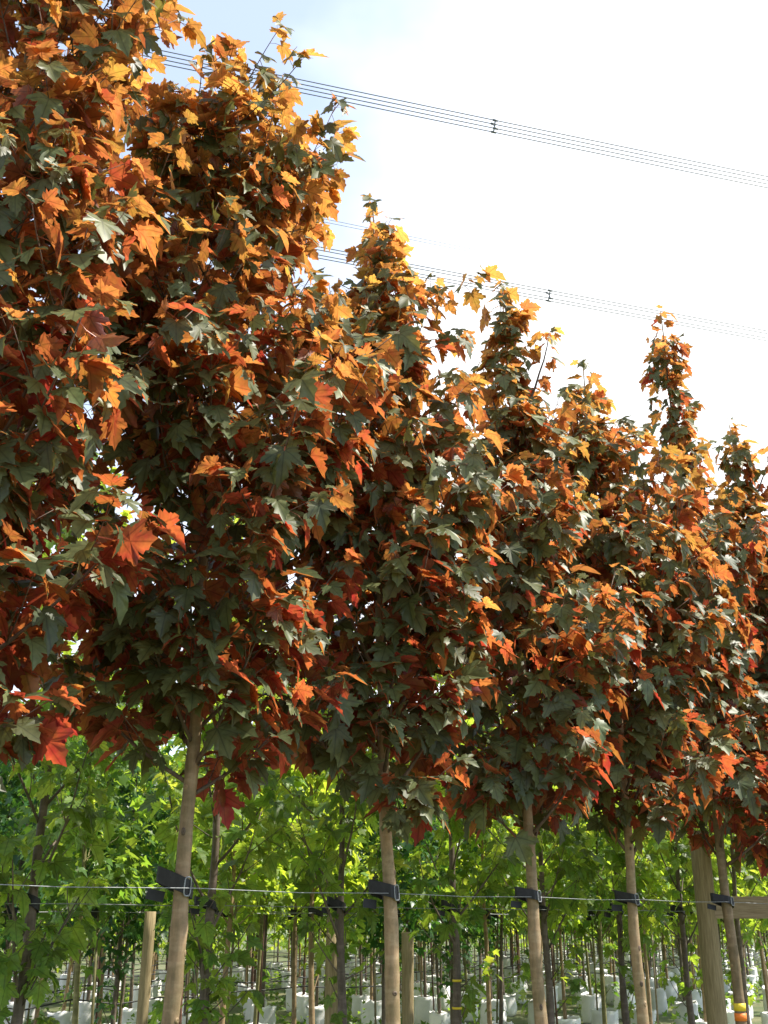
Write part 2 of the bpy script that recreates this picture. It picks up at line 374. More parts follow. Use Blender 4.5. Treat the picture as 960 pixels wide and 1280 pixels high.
def grow(seed, H, zb, prof, nb, r_base, lean=(0, 0), leaf=0.15, leaf_top=0.11, node=0.085, twigs=4, angle=(35, 65), up=0.5, wind=0.35,
         bare=0.3, density=1.0, leader_leaves=True, spread_pitch=(34, 17), twl=(0.20, 0.42), youth=(0.15, 1.0), extra=(), vary=(0.75, 1.12), low=()):
    """trunk line, shoots and leaves of one tree in its own coordinates. prof(z) is the crown radius at height z"""
    r = np.random.default_rng(seed)
    tp = trunk_line(H, r, lean)
    rad = []
    for k, p in enumerate(tp):
        f = p[2] / H
        rad.append(max(0.004, r_base * (1 - 0.93 * f ** 1.05)))
    branches = []; nodes = []       # nodes: (pos, shoot dir, size factor, age)
    def add_nodes(pts, start, spacing, sz):
        seg = [np.linalg.norm(b - a) for a, b in zip(pts[:-1], pts[1:])]; tot = sum(seg); s = start * tot
        while s < tot:
            acc = 0
            for a, b, l in zip(pts[:-1], pts[1:], seg):
                if acc + l >= s:
                    p = a + (b - a) * ((s - acc) / l); d = (b - a) / l; break
                acc += l
            nodes.append((p, d, sz, s / tot)); s += spacing * r.uniform(0.75, 1.3)
        nodes.append((pts[-1], pts[-1] - pts[-2], sz * 0.8, 1.0)); nodes.append((pts[-1], pts[-1] - pts[-2], sz * 0.62, 1.0))
    az = r.uniform(0, 6.28)
    for i in range(nb):
        f = (i + r.uniform(-0.4, 0.4)) / nb
        z0 = zb + (H - zb) * 0.93 * max(0, f)
        az += 2.39996 + r.normal(0, 0.25)
        p0 = along(tp, z0); el = R(r.uniform(*angle)) * (1.0 if f < 0.6 else 0.8)
        target = prof(min(H, z0 + 0.35)) * r.uniform(*vary)
        ln = max(0.12, target / max(0.35, math.sin(el)) * 0.9)
        ln = max(0.12, min(ln, (H + 0.02 - z0) / (math.cos(el) + 0.12)))
        d = (math.sin(el) * math.cos(az), math.sin(el) * math.sin(az), math.cos(el))
        pts = curve_pts(p0, d, ln, 6, up, r)
        rb = min(0.4 * np.interp(z0, [p[2] for p in tp], rad), 0.004 + 0.011 * ln)
        shoots = [(pts, [max(0.0022, rb * (1 - 0.8 * k / 6)) for k in range(7)])]
        add_nodes(pts, bare, node, 1.0)
        nt_ = max(1, int(round(twigs * min(1.3, ln / 0.6))))
        for q in range(nt_):
            t = 0.25 + 0.65 * (q + r.uniform(0, 0.8)) / nt_
            a = pts[min(5, int(t * 6))]; dd = np.array(pts[min(6, int(t * 6) + 1)]) - a; dd /= np.linalg.norm(dd)
            side = np.cross(dd, (0, 0, 1)); side /= np.linalg.norm(side) + 1e-6
            sd = dd * 0.7 + side * (1 if q % 2 else -1) * r.uniform(0.5, 1.0) + np.array((0, 0, r.uniform(-0.15, 0.4)))
            sp = curve_pts(a, sd, r.uniform(*twl) * min(1.2, max(0.5, ln / 0.5)), 4, 0.25, r)
            shoots.append((sp, [0.0035, 0.003, 0.0026, 0.0022, 0.002])); add_nodes(sp, 0.25, node, 0.95)
        branches.append(shoots)
    for (z0, a_, ln, el) in extra:       # long free leaders standing out of the crown
        p0 = along(tp, z0); d = (math.sin(el) * math.cos(a_), math.sin(el) * math.sin(a_), math.cos(el))
        pts = curve_pts(p0, d, ln, 8, 0.35, r, 0.03)
        branches.append([(pts, [max(0.003, 0.013 * (1 - 0.8 * k / 8)) for k in range(9)])]); add_nodes(pts, 0.2, node * 0.8, 0.9)
    for z0 in low:                       # short sprouts low on the stem
        a_ = r.uniform(0, 6.28); p0 = along(tp, z0); el = R(r.uniform(35, 70)); ln = r.uniform(0.12, 0.5)
        pts = curve_pts(p0, (math.sin(el) * math.cos(a_), math.sin(el) * math.sin(a_), math.cos(el)), ln, 4, 0.4, r)
        branches.append([(pts, [0.005, 0.0045, 0.004, 0.0035, 0.003])]); add_nodes(pts, 0.45, node, 0.8)
    if leader_leaves:
        top = [p for p in tp if p[2] > zb + 0.35 * (H - zb)]
        add_nodes(top, 0.0, node * 0.7, 0.9)
    pos, azs, pit, rol, siz, tin = [], [], [], [], [], []
    flip = 0
    for (p, d, sz, age) in nodes:
        zf = min(1, max(0, (p[2] - zb) / (H - zb)))
        axis = along(tp, p[2]); out = p[:2] - axis[:2]; base_az = math.atan2(out[1], out[0]) if np.linalg.norm(out) > 0.03 else r.uniform(0, 6.28)
        flip = 1 - flip
        for sgn in (-1, 1):
            if r.random() > density: continue
            a = math.atan2(d[1], d[0]) if np.linalg.norm(d[:2]) > 0.25 else base_az + r.uniform(-3.1, 3.1)
            a = a + sgn * (R(62) if not flip else R(15) + (sgn > 0) * R(150)) * (1 if age < 0.98 else 0.5) + r.normal(0, 0.35)
            v = np.array((math.cos(a), math.sin(a))) + 0.45 * np.array((math.cos(base_az), math.sin(base_az))) + wind * np.array((0.8, -0.5))
            a = math.atan2(v[1], v[0])
            pi = R(r.normal(*spread_pitch)); pi = min(R(85), max(R(-15), pi))
            pos.append(p); azs.append(a); pit.append(pi); rol.append(R(r.normal(0, 31)))
            siz.append((leaf + (leaf_top - leaf) * zf ** 1.3) * sz * r.uniform(0.68, 1.22))
            yg = youth[0] + (youth[1] - youth[0]) * zf ** 1.35 * (0.55 + 0.45 * age) + 0.25 * (age > 0.97)
            tin.append((r.random(), min(1, max(0, yg + r.normal(0, 0.16))), r.random(), 1))
    pos = np.array(pos); F = frames(np.array(azs), np.array(pit), np.array(rol)); siz = np.array(siz)
    c, s = math.cos(PET_A), math.sin(PET_A)
    base = pos + (F[:, :, 1] * c + F[:, :, 2] * s) * (siz * STALK)[:, None]
    lv = dict(pos=base, F=F, size=siz, tint=np.array(tin), var=r.integers(0, 1000, len(siz)))
    return tp, rad, branches, lv
def trunk_mesh(name, tp, rad, mat, n=10, seed=0, knobs=True, fine=4):
    r = np.random.default_rng(seed); P, Q = [], []
    for k in range(len(tp) - 1):
        for q in range(fine):
            t = q / fine; P.append(tp[k] * (1 - t) + tp[k + 1] * t); Q.append(rad[k] * (1 - t) + rad[k + 1] * t)
    P.append(tp[-1]); Q.append(rad[-1]); H = tp[-1][2]
    if knobs:
        kz = np.arange(0.35, 2.6, 0.32) + r.normal(0, 0.06, len(np.arange(0.35, 2.6, 0.32)))
        Q = [q * (1 + 0.10 * sum(math.exp(-((p[2] - z) / 0.022) ** 2) for z in kz) + 0.03 * math.sin(p[2] * 9)) for p, q in zip(P, Q)]
    return MB().tube(P, Q, n).mesh(name, mat)
def branch_mesh(name, shoots, mat, n=6):
    b = MB()
    for pts, rd in shoots: b.tube(pts, rd, n if rd[0] > 0.005 else 4)
    return b.mesh(name, mat)

# ------------------------------------------------------------------ rows of trees
E = np.array((0.6756, 0.7373)); NR = np.array((-0.7373, 0.6756))
A1 = np.array((-0.833, 4.811)); STEP1 = 1.233
A2 = np.array((-0.277, 8.018)); STEP2 = 1.215
SOIL = 0.42
def crown(zb, H, Rm, peak=0.35, sharp=0.85, blunt=2.0):
    """crown radius by height: round shoulder low down, tapering to the top"""
    def f(z):
        t = (z - zb) / (H - zb)
        if t < -0.1 or t > 1: return 0.05
        t = max(0, t)
        a = (0.55 + 0.45 * (t / peak) ** 0.7) if t < peak else (1 - ((t - peak) / (1 - peak)) ** blunt) ** sharp
        return max(0.06, Rm * a)
    return f
def spiky(zb, Hc, H, Rm, rs, peak=0.35, blunt=1.1):
    """a full crown up to Hc with a slim leafy leader up to H"""
    c = crown(zb, Hc, Rm, peak, 0.92, blunt)
    return lambda z: max(c(z), rs * (1 - max(0, (z - Hc) / (H - Hc + 1e-3)) * 0.5)) if z > zb else 0.06
# index, top height, crown base, profile, lean, extra leaders, label
row1 = [
 (-1, 6.3, 1.95, crown(1.95, 6.4, 1.05, 0.40, 0.7, 2.2), (0.004, 0), (), 'purple-leaved sycamore cut by the left edge, its orange crown filling the top left corner'),
 (0, 5.82, 2.1, crown(2.1, 6.05, 1.06, 0.33, 0.65, 2.0), (0.004, 0.0), (), 'nearest purple-leaved sycamore in full view, thick tan trunk with a large buckled tie'),
 (1, 5.85, 2.0, crown(2.0, 5.75, 1.0, 0.33, 0.92, 1.0), (-0.022, 0.0), (), 'purple-leaved sycamore second from the left among the tan trunks, light orange rounded top'),
 (2, 5.82, 1.95, spiky(1.95, 5.1, 5.85, 0.98, 0.13, 0.33, 1.3), (-0.002, 0.0), ((4.5, 3.0, 0.75, 0.4), (4.6, 0.0, 0.9, 0.4)), 'purple-leaved sycamore at the middle right, straight tan trunk, two leafy tips on top'),
 (3, 5.70, 1.95, spiky(1.95, 5.45, 5.7, 1.02, 0.10, 0.35, 1.5), (-0.016, 0.0), ((4.7, 0.2, 0.6, 0.6),), 'purple-leaved sycamore with ragged low top, just left of the tall narrow leader'),
 (4, 6.72, 1.95, spiky(1.95, 5.2, 6.8, 1.02, 0.14, 0.35, 1.7), (-0.004, 0.0), (), 'purple-leaved sycamore with a tall narrow leader, yellow and orange tape on its trunk'),
 (5, 6.05, 1.95, spiky(1.95, 5.5, 6.1, 1.0, 0.13, 0.35, 1.5), (-0.006, 0.0), ((5.0, 0.2, 0.8, 0.5),), 'purple-leaved sycamore at the right edge, crown top just right of the tall narrow leader'),
 (6, 5.65, 1.95, crown(1.95, 5.65, 0.96, 0.35, 0.9, 1.6), (0, 0), (), 'farthest purple-leaved sycamore in view, low rounded crown cut by the right edge'),
 (7, 5.6, 1.95, crown(1.95, 5.6, 0.90, 0.35, 0.9, 1.5), (0, 0), (), 'purple-leaved sycamore just beyond the right edge of the row'),
]
JIT = {0: (-0.03, 0.0), 1: (0.06, 0.0), 2: (0.035, 0.0), 4: (0.03, 0.0)}
for q in range(-1, 9): JIT.setdefault(q, (0.0, 0.0))
label2 = {-3: 'slender green maple by the left edge, leaning stem with light leaves',
 -2: 'green maple with slanting stems and large dull leaves at the lower left corner',
 -1: 'thin green maple behind the nearest tan trunk, forked stems rising beside it',
 0: 'grey-brown stemmed green maple left of the second tan trunk, black tie at head height',
 1: 'grey-brown stemmed green maple midway between second and third tan trunks, yellow bands on its stem',
 2: 'green maple whose dark stem stands close behind the third tan trunk',
 3: 'grey-stemmed green maple just left of the fourth tan trunk with bare forked twigs',
 4: 'grey-stemmed green maple between the fourth tan trunk and the big round post',
 5: 'green maple with thin stem just right of the big round post',
 6: 'green maple at the far right edge behind the plank',
 7: 'green maple in the second row beyond the right edge'}
allsets = []     # (tree, crown object info) for choosing which leaves become objects of their own
for (i, H, zb, prof, lean, extra, lab) in row1:
    xy = A1 + E * (STEP1 * i) + np.array(JIT[i])
    root = empty('purple_sycamore', (xy[0], xy[1], 0)); tag(root, lab, 'tree', 'purple-leaved sycamores in the front row')
    tp, rad, br, lv = grow(500 + i, H, zb, prof, 58, 0.044, lean, extra=extra, leaf=0.158, leaf_top=0.128, twigs=4, node=0.086, youth=(0.0, 0.95 if i != 4 else 0.6), spread_pitch=(32, 23) if i != 4 else (40, 22), vary=(0.45, 1.3), density=0.86)
    z0 = [p for p in tp]
    tr = obj('trunk', trunk_mesh('trunk', tp, rad, M['bark_tan'], 14, 40 + i), root)
    for sh in br: obj('branch', branch_mesh('branch', sh, M['twig']), root)
    lv['world'] = lv['pos'] + np.array((xy[0], xy[1], 0)); lv['kind'] = 'red'; lv['root'] = root
    allsets.append(lv)
    rs_ = np.random.default_rng(330 + i)
    for zt in np.arange(1.15, 2.2, 0.17):
        zt = zt + rs_.normal(0, 0.05); c = along(tp, zt); rr = np.interp(zt, [p[2] for p in tp], rad); th = rs_.uniform(0, 6.28); nrm = Vector((math.cos(th), math.sin(th), 0.0)); sd = Vector((-math.sin(th), math.cos(th), 0))
        cc = Vector(c) + nrm * (rr * 0.96); w_, h_ = rs_.uniform(0.006, 0.011), rs_.uniform(0.008, 0.016); vs = []
        for lv_ in ((1.35, 0.0), (1.0, 0.004), (0.55, 0.005), (0.0, 0.0015)):
            for q in range(8):
                t8 = 6.2832 * q / 8; vs.append(cc + nrm * lv_[1] + sd * (math.cos(t8) * w_ * lv_[0]) + Vector((0, 0, math.sin(t8) * h_ * lv_[0])))
        fs = [(a * 8 + q, a * 8 + (q + 1) % 8, (a + 1) * 8 + (q + 1) % 8, (a + 1) * 8 + q) for a in range(3) for q in range(8)]
        obj('branch_scar', MB().add(vs, fs).mesh('branch_scar', M['twig' if rs_.random() < 0.6 else 'bark_tan']), root)
    if i == 4:
        for zt, mk in ((1.02, 'tape_y'), (0.955, 'tape_o')):
            c = along(tp, zt); rr = np.interp(zt, [p[2] for p in tp], rad) * 1.06 + 0.002
            o = obj('marking_tape', MB().tube([(c[0], c[1], zt - 0.025), (c[0], c[1], zt + 0.025)], rr, 14).mesh('tape', M[mk]), root)
            o['label'] = ('yellow' if mk == 'tape_y' else 'orange') + ' marking tape wound round the trunk'
for j in range(-3, 8):
    xy = A2 + E * (STEP2 * j); rr_ = np.random.default_rng(900 + j)
    root = empty('green_maple', (xy[0], xy[1], 0)); tag(root, label2[j], 'tree', 'green maples in the second row')
    H = 4.0 + rr_.uniform(-0.3, 0.3) + (0.2 if j < 0 else 0)
    low = 1.15 if j < 0 else 1.3
    tp, rad, br, lv = grow(700 + j, H, low, crown(low, H, 0.72, 0.5), 17, 0.040, (rr_.normal(0, 0.006), 0), leaf=0.145, leaf_top=0.12, twigs=3, node=0.16,
                           angle=(28, 52), up=0.35, wind=0.15, bare=0.4, youth=(0.2, 0.8), twl=(0.15, 0.35), density=0.8, low=list(rr_.uniform(0.75, 1.35, 5 if j >= 0 else 14)))
    obj('trunk', trunk_mesh('trunk', tp, rad, M['bark_grey'], 12, 60 + j), root)
    for sh in br: obj('branch', branch_mesh('branch', sh, M['bark_grey']), root)
    lv['world'] = lv['pos'] + np.array((xy[0], xy[1], 0)); lv['kind'] = 'grn'; lv['root'] = root
    allsets.append(lv)
    if j == 1:
        for zt in (1.17, 0.98):
            c = along(tp, zt); rr = np.interp(zt, [p[2] for p in tp], rad) * 1.12 + 0.002
            o = obj('marking_tape', MB().tube([(c[0], c[1], zt - 0.008), (c[0], c[1], zt + 0.008)], rr, 12).mesh('tape', M['tape_y']), root)
            o['label'] = 'thin yellow band wound round the stem'

# leaves that show largest become parts of their own, the rest of each crown one part
W2, H2 = 480, 640
buf = np.full((H2, W2), -1, np.int32); zb_ = []
c_, s_ = math.cos(PITCH), math.sin(PITCH)
recs = []
for si, lv in enumerate(allsets):
    P = lv['world'] + lv['F'][:, :, 1] * (0.35 * lv['size'])[:, None] - np.array((0, 0, EYE))
    dz = P[:, 1] * c_ + P[:, 2] * s_; u = P[:, 0] / dz * FPX; v = (-P[:, 1] * s_ + P[:, 2] * c_) / dz * FPX
    fc = np.abs(np.einsum('ni,ni->n', lv['F'][:, :, 2], P / np.linalg.norm(P, axis=1)[:, None]))
    hs = lv['size'] / dz * FPX * 0.32 / 2
    for k in range(len(dz)): recs.append((dz[k], si, k, (480 + u[k]) / 2, (640 - v[k]) / 2, hs[k], hs[k] * (0.25 + 0.75 * fc[k])))
recs.sort(key=lambda q: -q[0])
for n_, (d, si, k, x, y, hx, hy) in enumerate(recs):
    x0, x1, y0, y1 = int(x - hx), int(x + hx) + 1, int(y - hy), int(y + hy) + 1
    if x1 <= 0 or y1 <= 0 or x0 >= W2 or y0 >= H2: continue
    buf[max(0, y0):y1, max(0, x0):x1] = n_
cnt = np.bincount(buf[buf >= 0].ravel(), minlength=len(recs))
seen = [np.zeros(len(lv['size']), int) for lv in allsets]
for n_, q in enumerate(recs): seen[q[1]][q[2]] = cnt[n_]
for si, lv in enumerate(allsets):
    order = np.argsort(-seen[si]); pick = [k for k in order[:298] if seen[si][k] >= 5]
    rest = np.setdiff1d(np.arange(len(lv['size'])), pick)
    kd = lv['kind']; pet = 'petiole_red' if kd == 'red' else 'petiole_green'
    cr = obj('crown', foliage_mesh('crown', lv, rest, [M[kd + '_mesh'], M[pet]], LEAVES), lv['root']); cr['kind'] = 'stuff'
    for k in pick:
        m4 = np.eye(4); m4[:3, :3] = lv['F'][k] * lv['size'][k]; m4[:3, 3] = lv['pos'][k]
        o = bpy.data.objects.new('leaf', LEAF_MESH[kd][int(lv['var'][k]) % len(LEAVES)]); col.objects.link(o)
        o.parent = cr; o.matrix_local = Matrix(m4.tolist()); o.color = tuple(float(q) for q in lv['tint'][k])

# ------------------------------------------------------------------ trees of the rows behind
FAR = []
fspec = [('grn_far', 3.9, 0.80, 'bark_grey'), ('mid_far', 4.3, 0.72, 'bark_olive'), ('drk_far', 4.1, 0.78, 'bark_pale'), ('mid_far', 3.6, 0.82, 'bark_red'), ('grn_far', 4.4, 0.75, 'bark_tan'), ('drk_far', 3.8, 0.7, 'bark_grey')]
for q, (lm, H, Rm, bm) in enumerate(fspec):
    zb = (1.3, 1.45, 1.2, 1.35, 1.5, 1.1)[q]
    tp, rad, br, lv = grow(1500 + q, H, zb, crown(zb, H, Rm, 0.4, 0.8, 2.0), 36, 0.030, leaf=0.13, leaf_top=0.10, twigs=4, node=0.085, wind=0.1,
                           bare=0.25, youth=(0.1, 0.7), twl=(0.18, 0.36), density=0.88, low=[(), (0.8, 1.1), (0.7, 0.95, 1.2), (), (0.9,), (0.65, 0.75, 1.0)][q])
    cm = foliage_mesh('far_crown', lv, np.arange(len(lv['size'])), [M[lm]], SMALL)
    tb = MB(); tb.tube(tp[::2], [max(0.005, x) for x in rad[::2]], 7)
    for sh in br:
        if sh: tb.tube(sh[0][0][::3], sh[0][1][::3], 3, False)
    FAR.append((cm, tb.mesh('far_trunk', M[bm]), lm))
D1 = float(A1 @ NR); D2 = float(A2 @ NR); RS = D2 - D1
def bag_mesh(seed):
    r = np.random.default_rng(seed); n = 16; v = []; f = []
    prof = [(0.0, 0.002), (0.19, 0.002), (0.205, 0.04), (0.215, 0.16), (0.21, 0.28), (0.205, 0.40), (0.212, 0.455), (0.204, 0.47), (0.192, 0.462), (0.188, 0.43)]
    for k, (rr, z) in enumerate(prof):
        for a in range(n):
            th = 6.2832 * a / n; wv = 1 + (0.06 * math.sin(3 * th + seed) + 0.05 * math.sin(7 * th + 2 * seed + z * 12) + r.normal(0, 0.035)) * (k > 1)
            v.append((rr * wv * math.cos(th), rr * wv * math.sin(th), z + (r.normal(0, 0.025) if k in (6, 7) else 0)))
    for k in range(len(prof) - 1):
        for a in range(n): f.append((k * n + a, k * n + (a + 1) % n, (k + 1) * n + (a + 1) % n, (k + 1) * n + a))
    return MB().add(v, f).mesh('bag_body', M['bag'])
BAGS = [bag_mesh(k) for k in range(4)]
sv = [(0.0, 0.0, SOIL + 0.012)] + [(0.196 * math.cos(6.2832 * a / 12), 0.196 * math.sin(6.2832 * a / 12), SOIL + 0.006 * (a % 2)) for a in range(12)]
SOILM = MB().add(sv, [(0, 1 + a, 1 + (a + 1) % 12) for a in range(12)]).mesh('bag_soil', M['soil'])
def grow_bag(x, y, rz, lab, grp):
    b = empty('grow_bag', (x, y, 0.0), rz); tag(b, lab, 'grow bag', grp); b.scale = (random.uniform(0.72, 0.95), random.uniform(0.72, 0.95), random.uniform(0.72, 0.98))
    obj('bag_body', BAGS[random.randrange(4)], b); obj('soil', SOILM, b)
    return b
CANES = []
for q, ck in enumerate(('bark_pale', 'bark_red', 'bark_olive')):
    a_ = q * 2.1; dx, dy = 0.11 * math.cos(a_), 0.11 * math.sin(a_)
    CANES.append(MB().tube([(dx, dy, 0.3), (dx * 1.15, dy, 1.1), (dx * 1.3, dy * 1.1, 1.85)], [0.012, 0.011, 0.010], 7).mesh('cane', M[ck]))
def in_view(x, y, z, m=60):
    p = np.array((x, y, z - EYE)); dz = p[1] * c_ + p[2] * s_
    if dz < 0.3: return False
    u = 480 + p[0] / dz * FPX; v = 640 - (-p[1] * s_ + p[2] * c_) / dz * FPX
    return -m < u < 960 + m and -m < v < 1280 + m
ordn = {3: 'third', 4: 'fourth', 5: 'fifth', 6: 'sixth', 7: 'seventh', 8: 'eighth', 9: 'ninth', 10: 'tenth'}
count = 0; rows_d = {}; nseen = {}
for k in range(3, 16):
    d = D1 + RS * (k - 1); rows_d[k] = d
    s = -30.0 + random.random()
    while s < 60:
        s += random.uniform(1.08, 1.30) if k < 10 else random.uniform(1.25, 1.5)
        p = E * s + NR * (d + random.uniform(-0.13, 0.13))
        if p[1] < 2 or not (in_view(p[0], p[1], 1.6, 60 if k < 8 else 20)): continue
        q = random.choice((0, 4, 0, 4, 1, 3, 0, 4, 0, 4, 2, 5)); cm, tm, lm = FAR[q]; rz = random.uniform(0, 6.28)
        nm = 'green_maple' if lm != 'drk_far' else 'dark_green_tree'
        o = empty(nm, (p[0], p[1], 0.0), rz); sc_ = random.uniform(0.92, 1.1); o.scale = (sc_, sc_, random.uniform(0.9, 1.08)); o.rotation_euler = (random.gauss(0, 0.022), random.gauss(0, 0.022), rz)
        rw = ('in the ' + ordn[k] + ' row behind the red-leaved trees') if k in ordn else 'in the farthest rows behind the red-leaved trees'
        if k < 8:
            kinds = 'light green maple' if lm != 'drk_far' else 'dark green glossy tree'
            nseen[(k, kinds)] = nseen.get((k, kinds), 0) + 1; qn = nseen[(k, kinds)]
            nth = ('leftmost', 'second from the left', 'third from the left', 'fourth from the left', 'fifth from the left', 'sixth from the left', 'seventh from the left', 'eighth from the left', 'ninth from the left', 'tenth from the left')
            lab3 = f'{kinds}, {ordn[k]} row, ' + (nth[qn - 1] if qn <= 10 else f'{qn}th from the left') + ' of its kind'
        else: lab3 = None
        tag(o, lab3 or ('slender staked light green maple ' if lm != 'drk_far' else 'slender dark green glossy tree ') + rw, 'tree', 'young trees ' + rw)
        obj('trunk', tm, o)
        if random.random() < 0.7: obj('cane', CANES[random.randrange(3)], o)
        c = obj('crown', cm, o); c['kind'] = 'stuff'
        if in_view(p[0], p[1], 0.45, 30):
            grow_bag(p[0], p[1], rz, 'white grow bag holding a young tree ' + rw, 'white grow bags ' + rw)
        count += 1
print('far trees', count)

# ------------------------------------------------------------------ ties, wires, hoses
TIE_H = {1: 1.725, 2: 1.685}
def strap_mesh(rt):
    """rubber belt round the trunk, drawn out to one side and tilted"""
    a = rt + 0.012; cx = -0.092; b = 0.022; path = []
    for k in range(13):
        th = -math.pi / 2 + math.pi * k / 12; path.append((a * math.cos(th), a * math.sin(th)))
    for k in range(7):
        th = math.pi / 2 + math.pi * k / 6; path.append((cx + b * math.cos(th), b * math.sin(th)))
    n = len(path); hh = 0.031; v = []; f = []
    for (x, y) in path:
        l = math.hypot(x, y) or 1; nx, ny = x / l * 0.007, y / l * 0.007
        if x < cx: nx, ny = -0.004, y * 0.1
        tilt = -0.22 * y - 0.34 * x
        v += [(x, y, tilt - hh), (x + nx, y + ny, tilt - hh), (x + nx, y + ny, tilt + hh), (x, y, tilt + hh)]
    for k in range(n):
        k2 = (k + 1) % n
        for q in range(4):
            f.append((k * 4 + q, k2 * 4 + q, k2 * 4 + (q + 1) % 4, k * 4 + (q + 1) % 4))
    m = MB().add(v, f)
    t = MB()           # free end of the belt below
    return m.mesh('tie_strap', M['rubber'], False), a
def tie(x, y, z, rt, lab, grp, seed=0, buckle=True, size=1.0):
    o = empty('tree_tie', (x, y, z), math.atan2(E[1], E[0]) - R(42) + R(random.uniform(-16, 16))); o.rotation_euler = (random.uniform(-0.16, 0.1), random.uniform(-0.12, 0.12), o.rotation_euler[2]); size = size * random.uniform(0.82, 0.98); tag(o, lab, 'tree tie', grp)
    o.scale = (size, size, size * random.uniform(0.85, 1.15))
    sm, a = strap_mesh(rt / size); obj('strap', sm, o)
    m = MB(); m.box((-0.115, 0.012, -0.042), (0.040, 0.003, 0.021), Matrix.Rotation(0.35, 3, 'Z') @ Matrix.Rotation(0.15, 3, 'Y'))
    obj('strap_end', m.mesh('strap_end', M['rubber'], False), o)
    if buckle:
        m = MB(); cx, cy = a * 0.72, -a * 0.78; ring = []
        for k in range(17):
            th = 6.2832 * k / 16; ring.append((cx + 0.013 * math.copysign(abs(math.cos(th)) ** 0.5, math.cos(th)), cy - 0.006 + 0.009 * math.cos(th), 0.036 * math.copysign(abs(math.sin(th)) ** 0.5, math.sin(th))))
        m.tube(ring, 0.0032, 6); obj('buckle', m.mesh('buckle', M['steel']), o)
    return o
ord1 = {-1: 'first', 0: 'nearest', 1: 'second', 2: 'third', 3: 'fourth', 4: 'fifth', 5: 'sixth', 6: 'seventh'}
for i in range(0, 7):
    lv = row1[i + 1]; xy = A1 + E * (STEP1 * i) + np.array(JIT[i]); H = lv[1]; r_ = 0.044 * (1 - 0.93 * (1.725 / H) ** 1.05)
    tpp = trunk_line(H, np.random.default_rng(500 + i), lv[4]); c = along(tpp, 1.725)
    tie(xy[0] + c[0], xy[1] + c[1], 1.725 + 0.01 * (i == 0), r_, {0: 'large black rubber tie with steel buckle on the nearest tan trunk', 1: 'black rubber tie with pale buckle bands on the second tan trunk',
        2: 'black rubber tie on the third tan trunk', 3: 'black rubber tie with steel buckle on the fourth tan trunk', 4: 'black rubber tie on the trunk beside the big round post',
        5: 'black rubber tie on the trunk in front of the plank at right', 6: 'black rubber tie on the last trunk at the right edge'}[i], 'ties of the front row')
TIE2 = {-2: 'black tie on the maple stem at the lower left corner', -1: 'black tie on the thin maple stem behind the nearest tan trunk',
 0: 'black tie on the grey-brown maple stem left of the second tan trunk', 1: 'black tie on the maple stem with thin yellow bands', 2: 'black tie on the dark stem close behind the third tan trunk',
 3: 'black tie on the grey stem just left of the fourth tan trunk', 4: 'black tie on the grey stem left of the big round post', 5: 'black tie on the thin stem right of the big round post', 6: 'black tie on the maple stem behind the plank at far right'}
for j in range(-2, 7):
    xy = A2 + E * (STEP2 * j); rr_ = np.random.default_rng(900 + j); H = 4.0 + rr_.uniform(-0.3, 0.3) + (0.2 if j < 0 else 0); ln = (rr_.normal(0, 0.006), 0)
    c = along(trunk_line(H, np.random.default_rng(700 + j), ln), 1.685)
    tie(xy[0] + c[0], xy[1] + c[1], 1.685, 0.040 * (1 - 0.93 * (1.685 / H) ** 1.05), TIE2[j], 'ties of the second row', buckle=False)
def wire_obj(name, d, z, rad, lab, grp, mat, s0, s1, sag=0.01, step=1.2, off=0.0, n=5, wob=0.0):
    pts = []; s = s0; r = np.random.default_rng(int(d * 100 + z * 77)); ph = r.uniform(0, 6)
    while s <= s1:
        for t in (0, 0.5):
            q = E * (s + t * step) + NR * (d + off)
            pts.append((q[0], q[1], z - (sag if t else 0) + r.normal(0, wob)))
        s += step
    o = obj(name, MB().tube(pts, rad, n).mesh(name, mat)); tag(o, lab, name.replace('_', ' ').split()[-1], grp)
    return o
s1_0 = float(A1 @ E)
wire_obj('support_wire', D1, TIE_H[1], 0.0018, 'thin bright support wire running between the ties of the front row', 'support wires', M['steel'], s1_0 - 3.0 * 1.233, s1_0 + 14, 0.008, 1.233, -0.048)
wire_obj('support_wire', D2, TIE_H[2], 0.0024, 'thin support wire running between the ties of the second row', 'support wires', M['steel'], s1_0 - 3, s1_0 + 20, 0.004, 1.2, -0.04)
for k in range(3, 15):
    d = rows_d[k]; rw = ordn.get(k)
    rw = f'along the {rw} row' if rw else 'along one of the farthest rows'
    if k < 8:
        wire_obj('support_wire', d, 1.66 + 0.02 * (k % 3), 0.003, 'thin support wire ' + rw + ' at head height', 'support wires', M['steel'], -12, 50, 0.01, 1.2, -0.03)
    if k > 5: wire_obj('irrigation_hose', d, 0.66 + 0.09 * math.sin(k * 2.1), 0.010, 'black irrigation hose strung above the bags ' + rw, 'irrigation hoses', M['hose'], -14, 55, 0.05, 1.3, -0.06, 6, 0.03)
# small ties of the third and fourth rows sit at each stem
for o in [o for o in col.objects if o.parent is None and o.get('category') == 'tree' and o.get('group', '').endswith(('third row behind the red-leaved trees', 'fourth row behind the red-leaved trees'))]:
    x, y = o.location.x, o.location.y
    tie(x, y, 1.66, 0.024, 'small black tie on the ' + o['label'].replace(' of its kind', ''), 'ties ' + o['group'].replace('young trees ', ''), buckle=False)

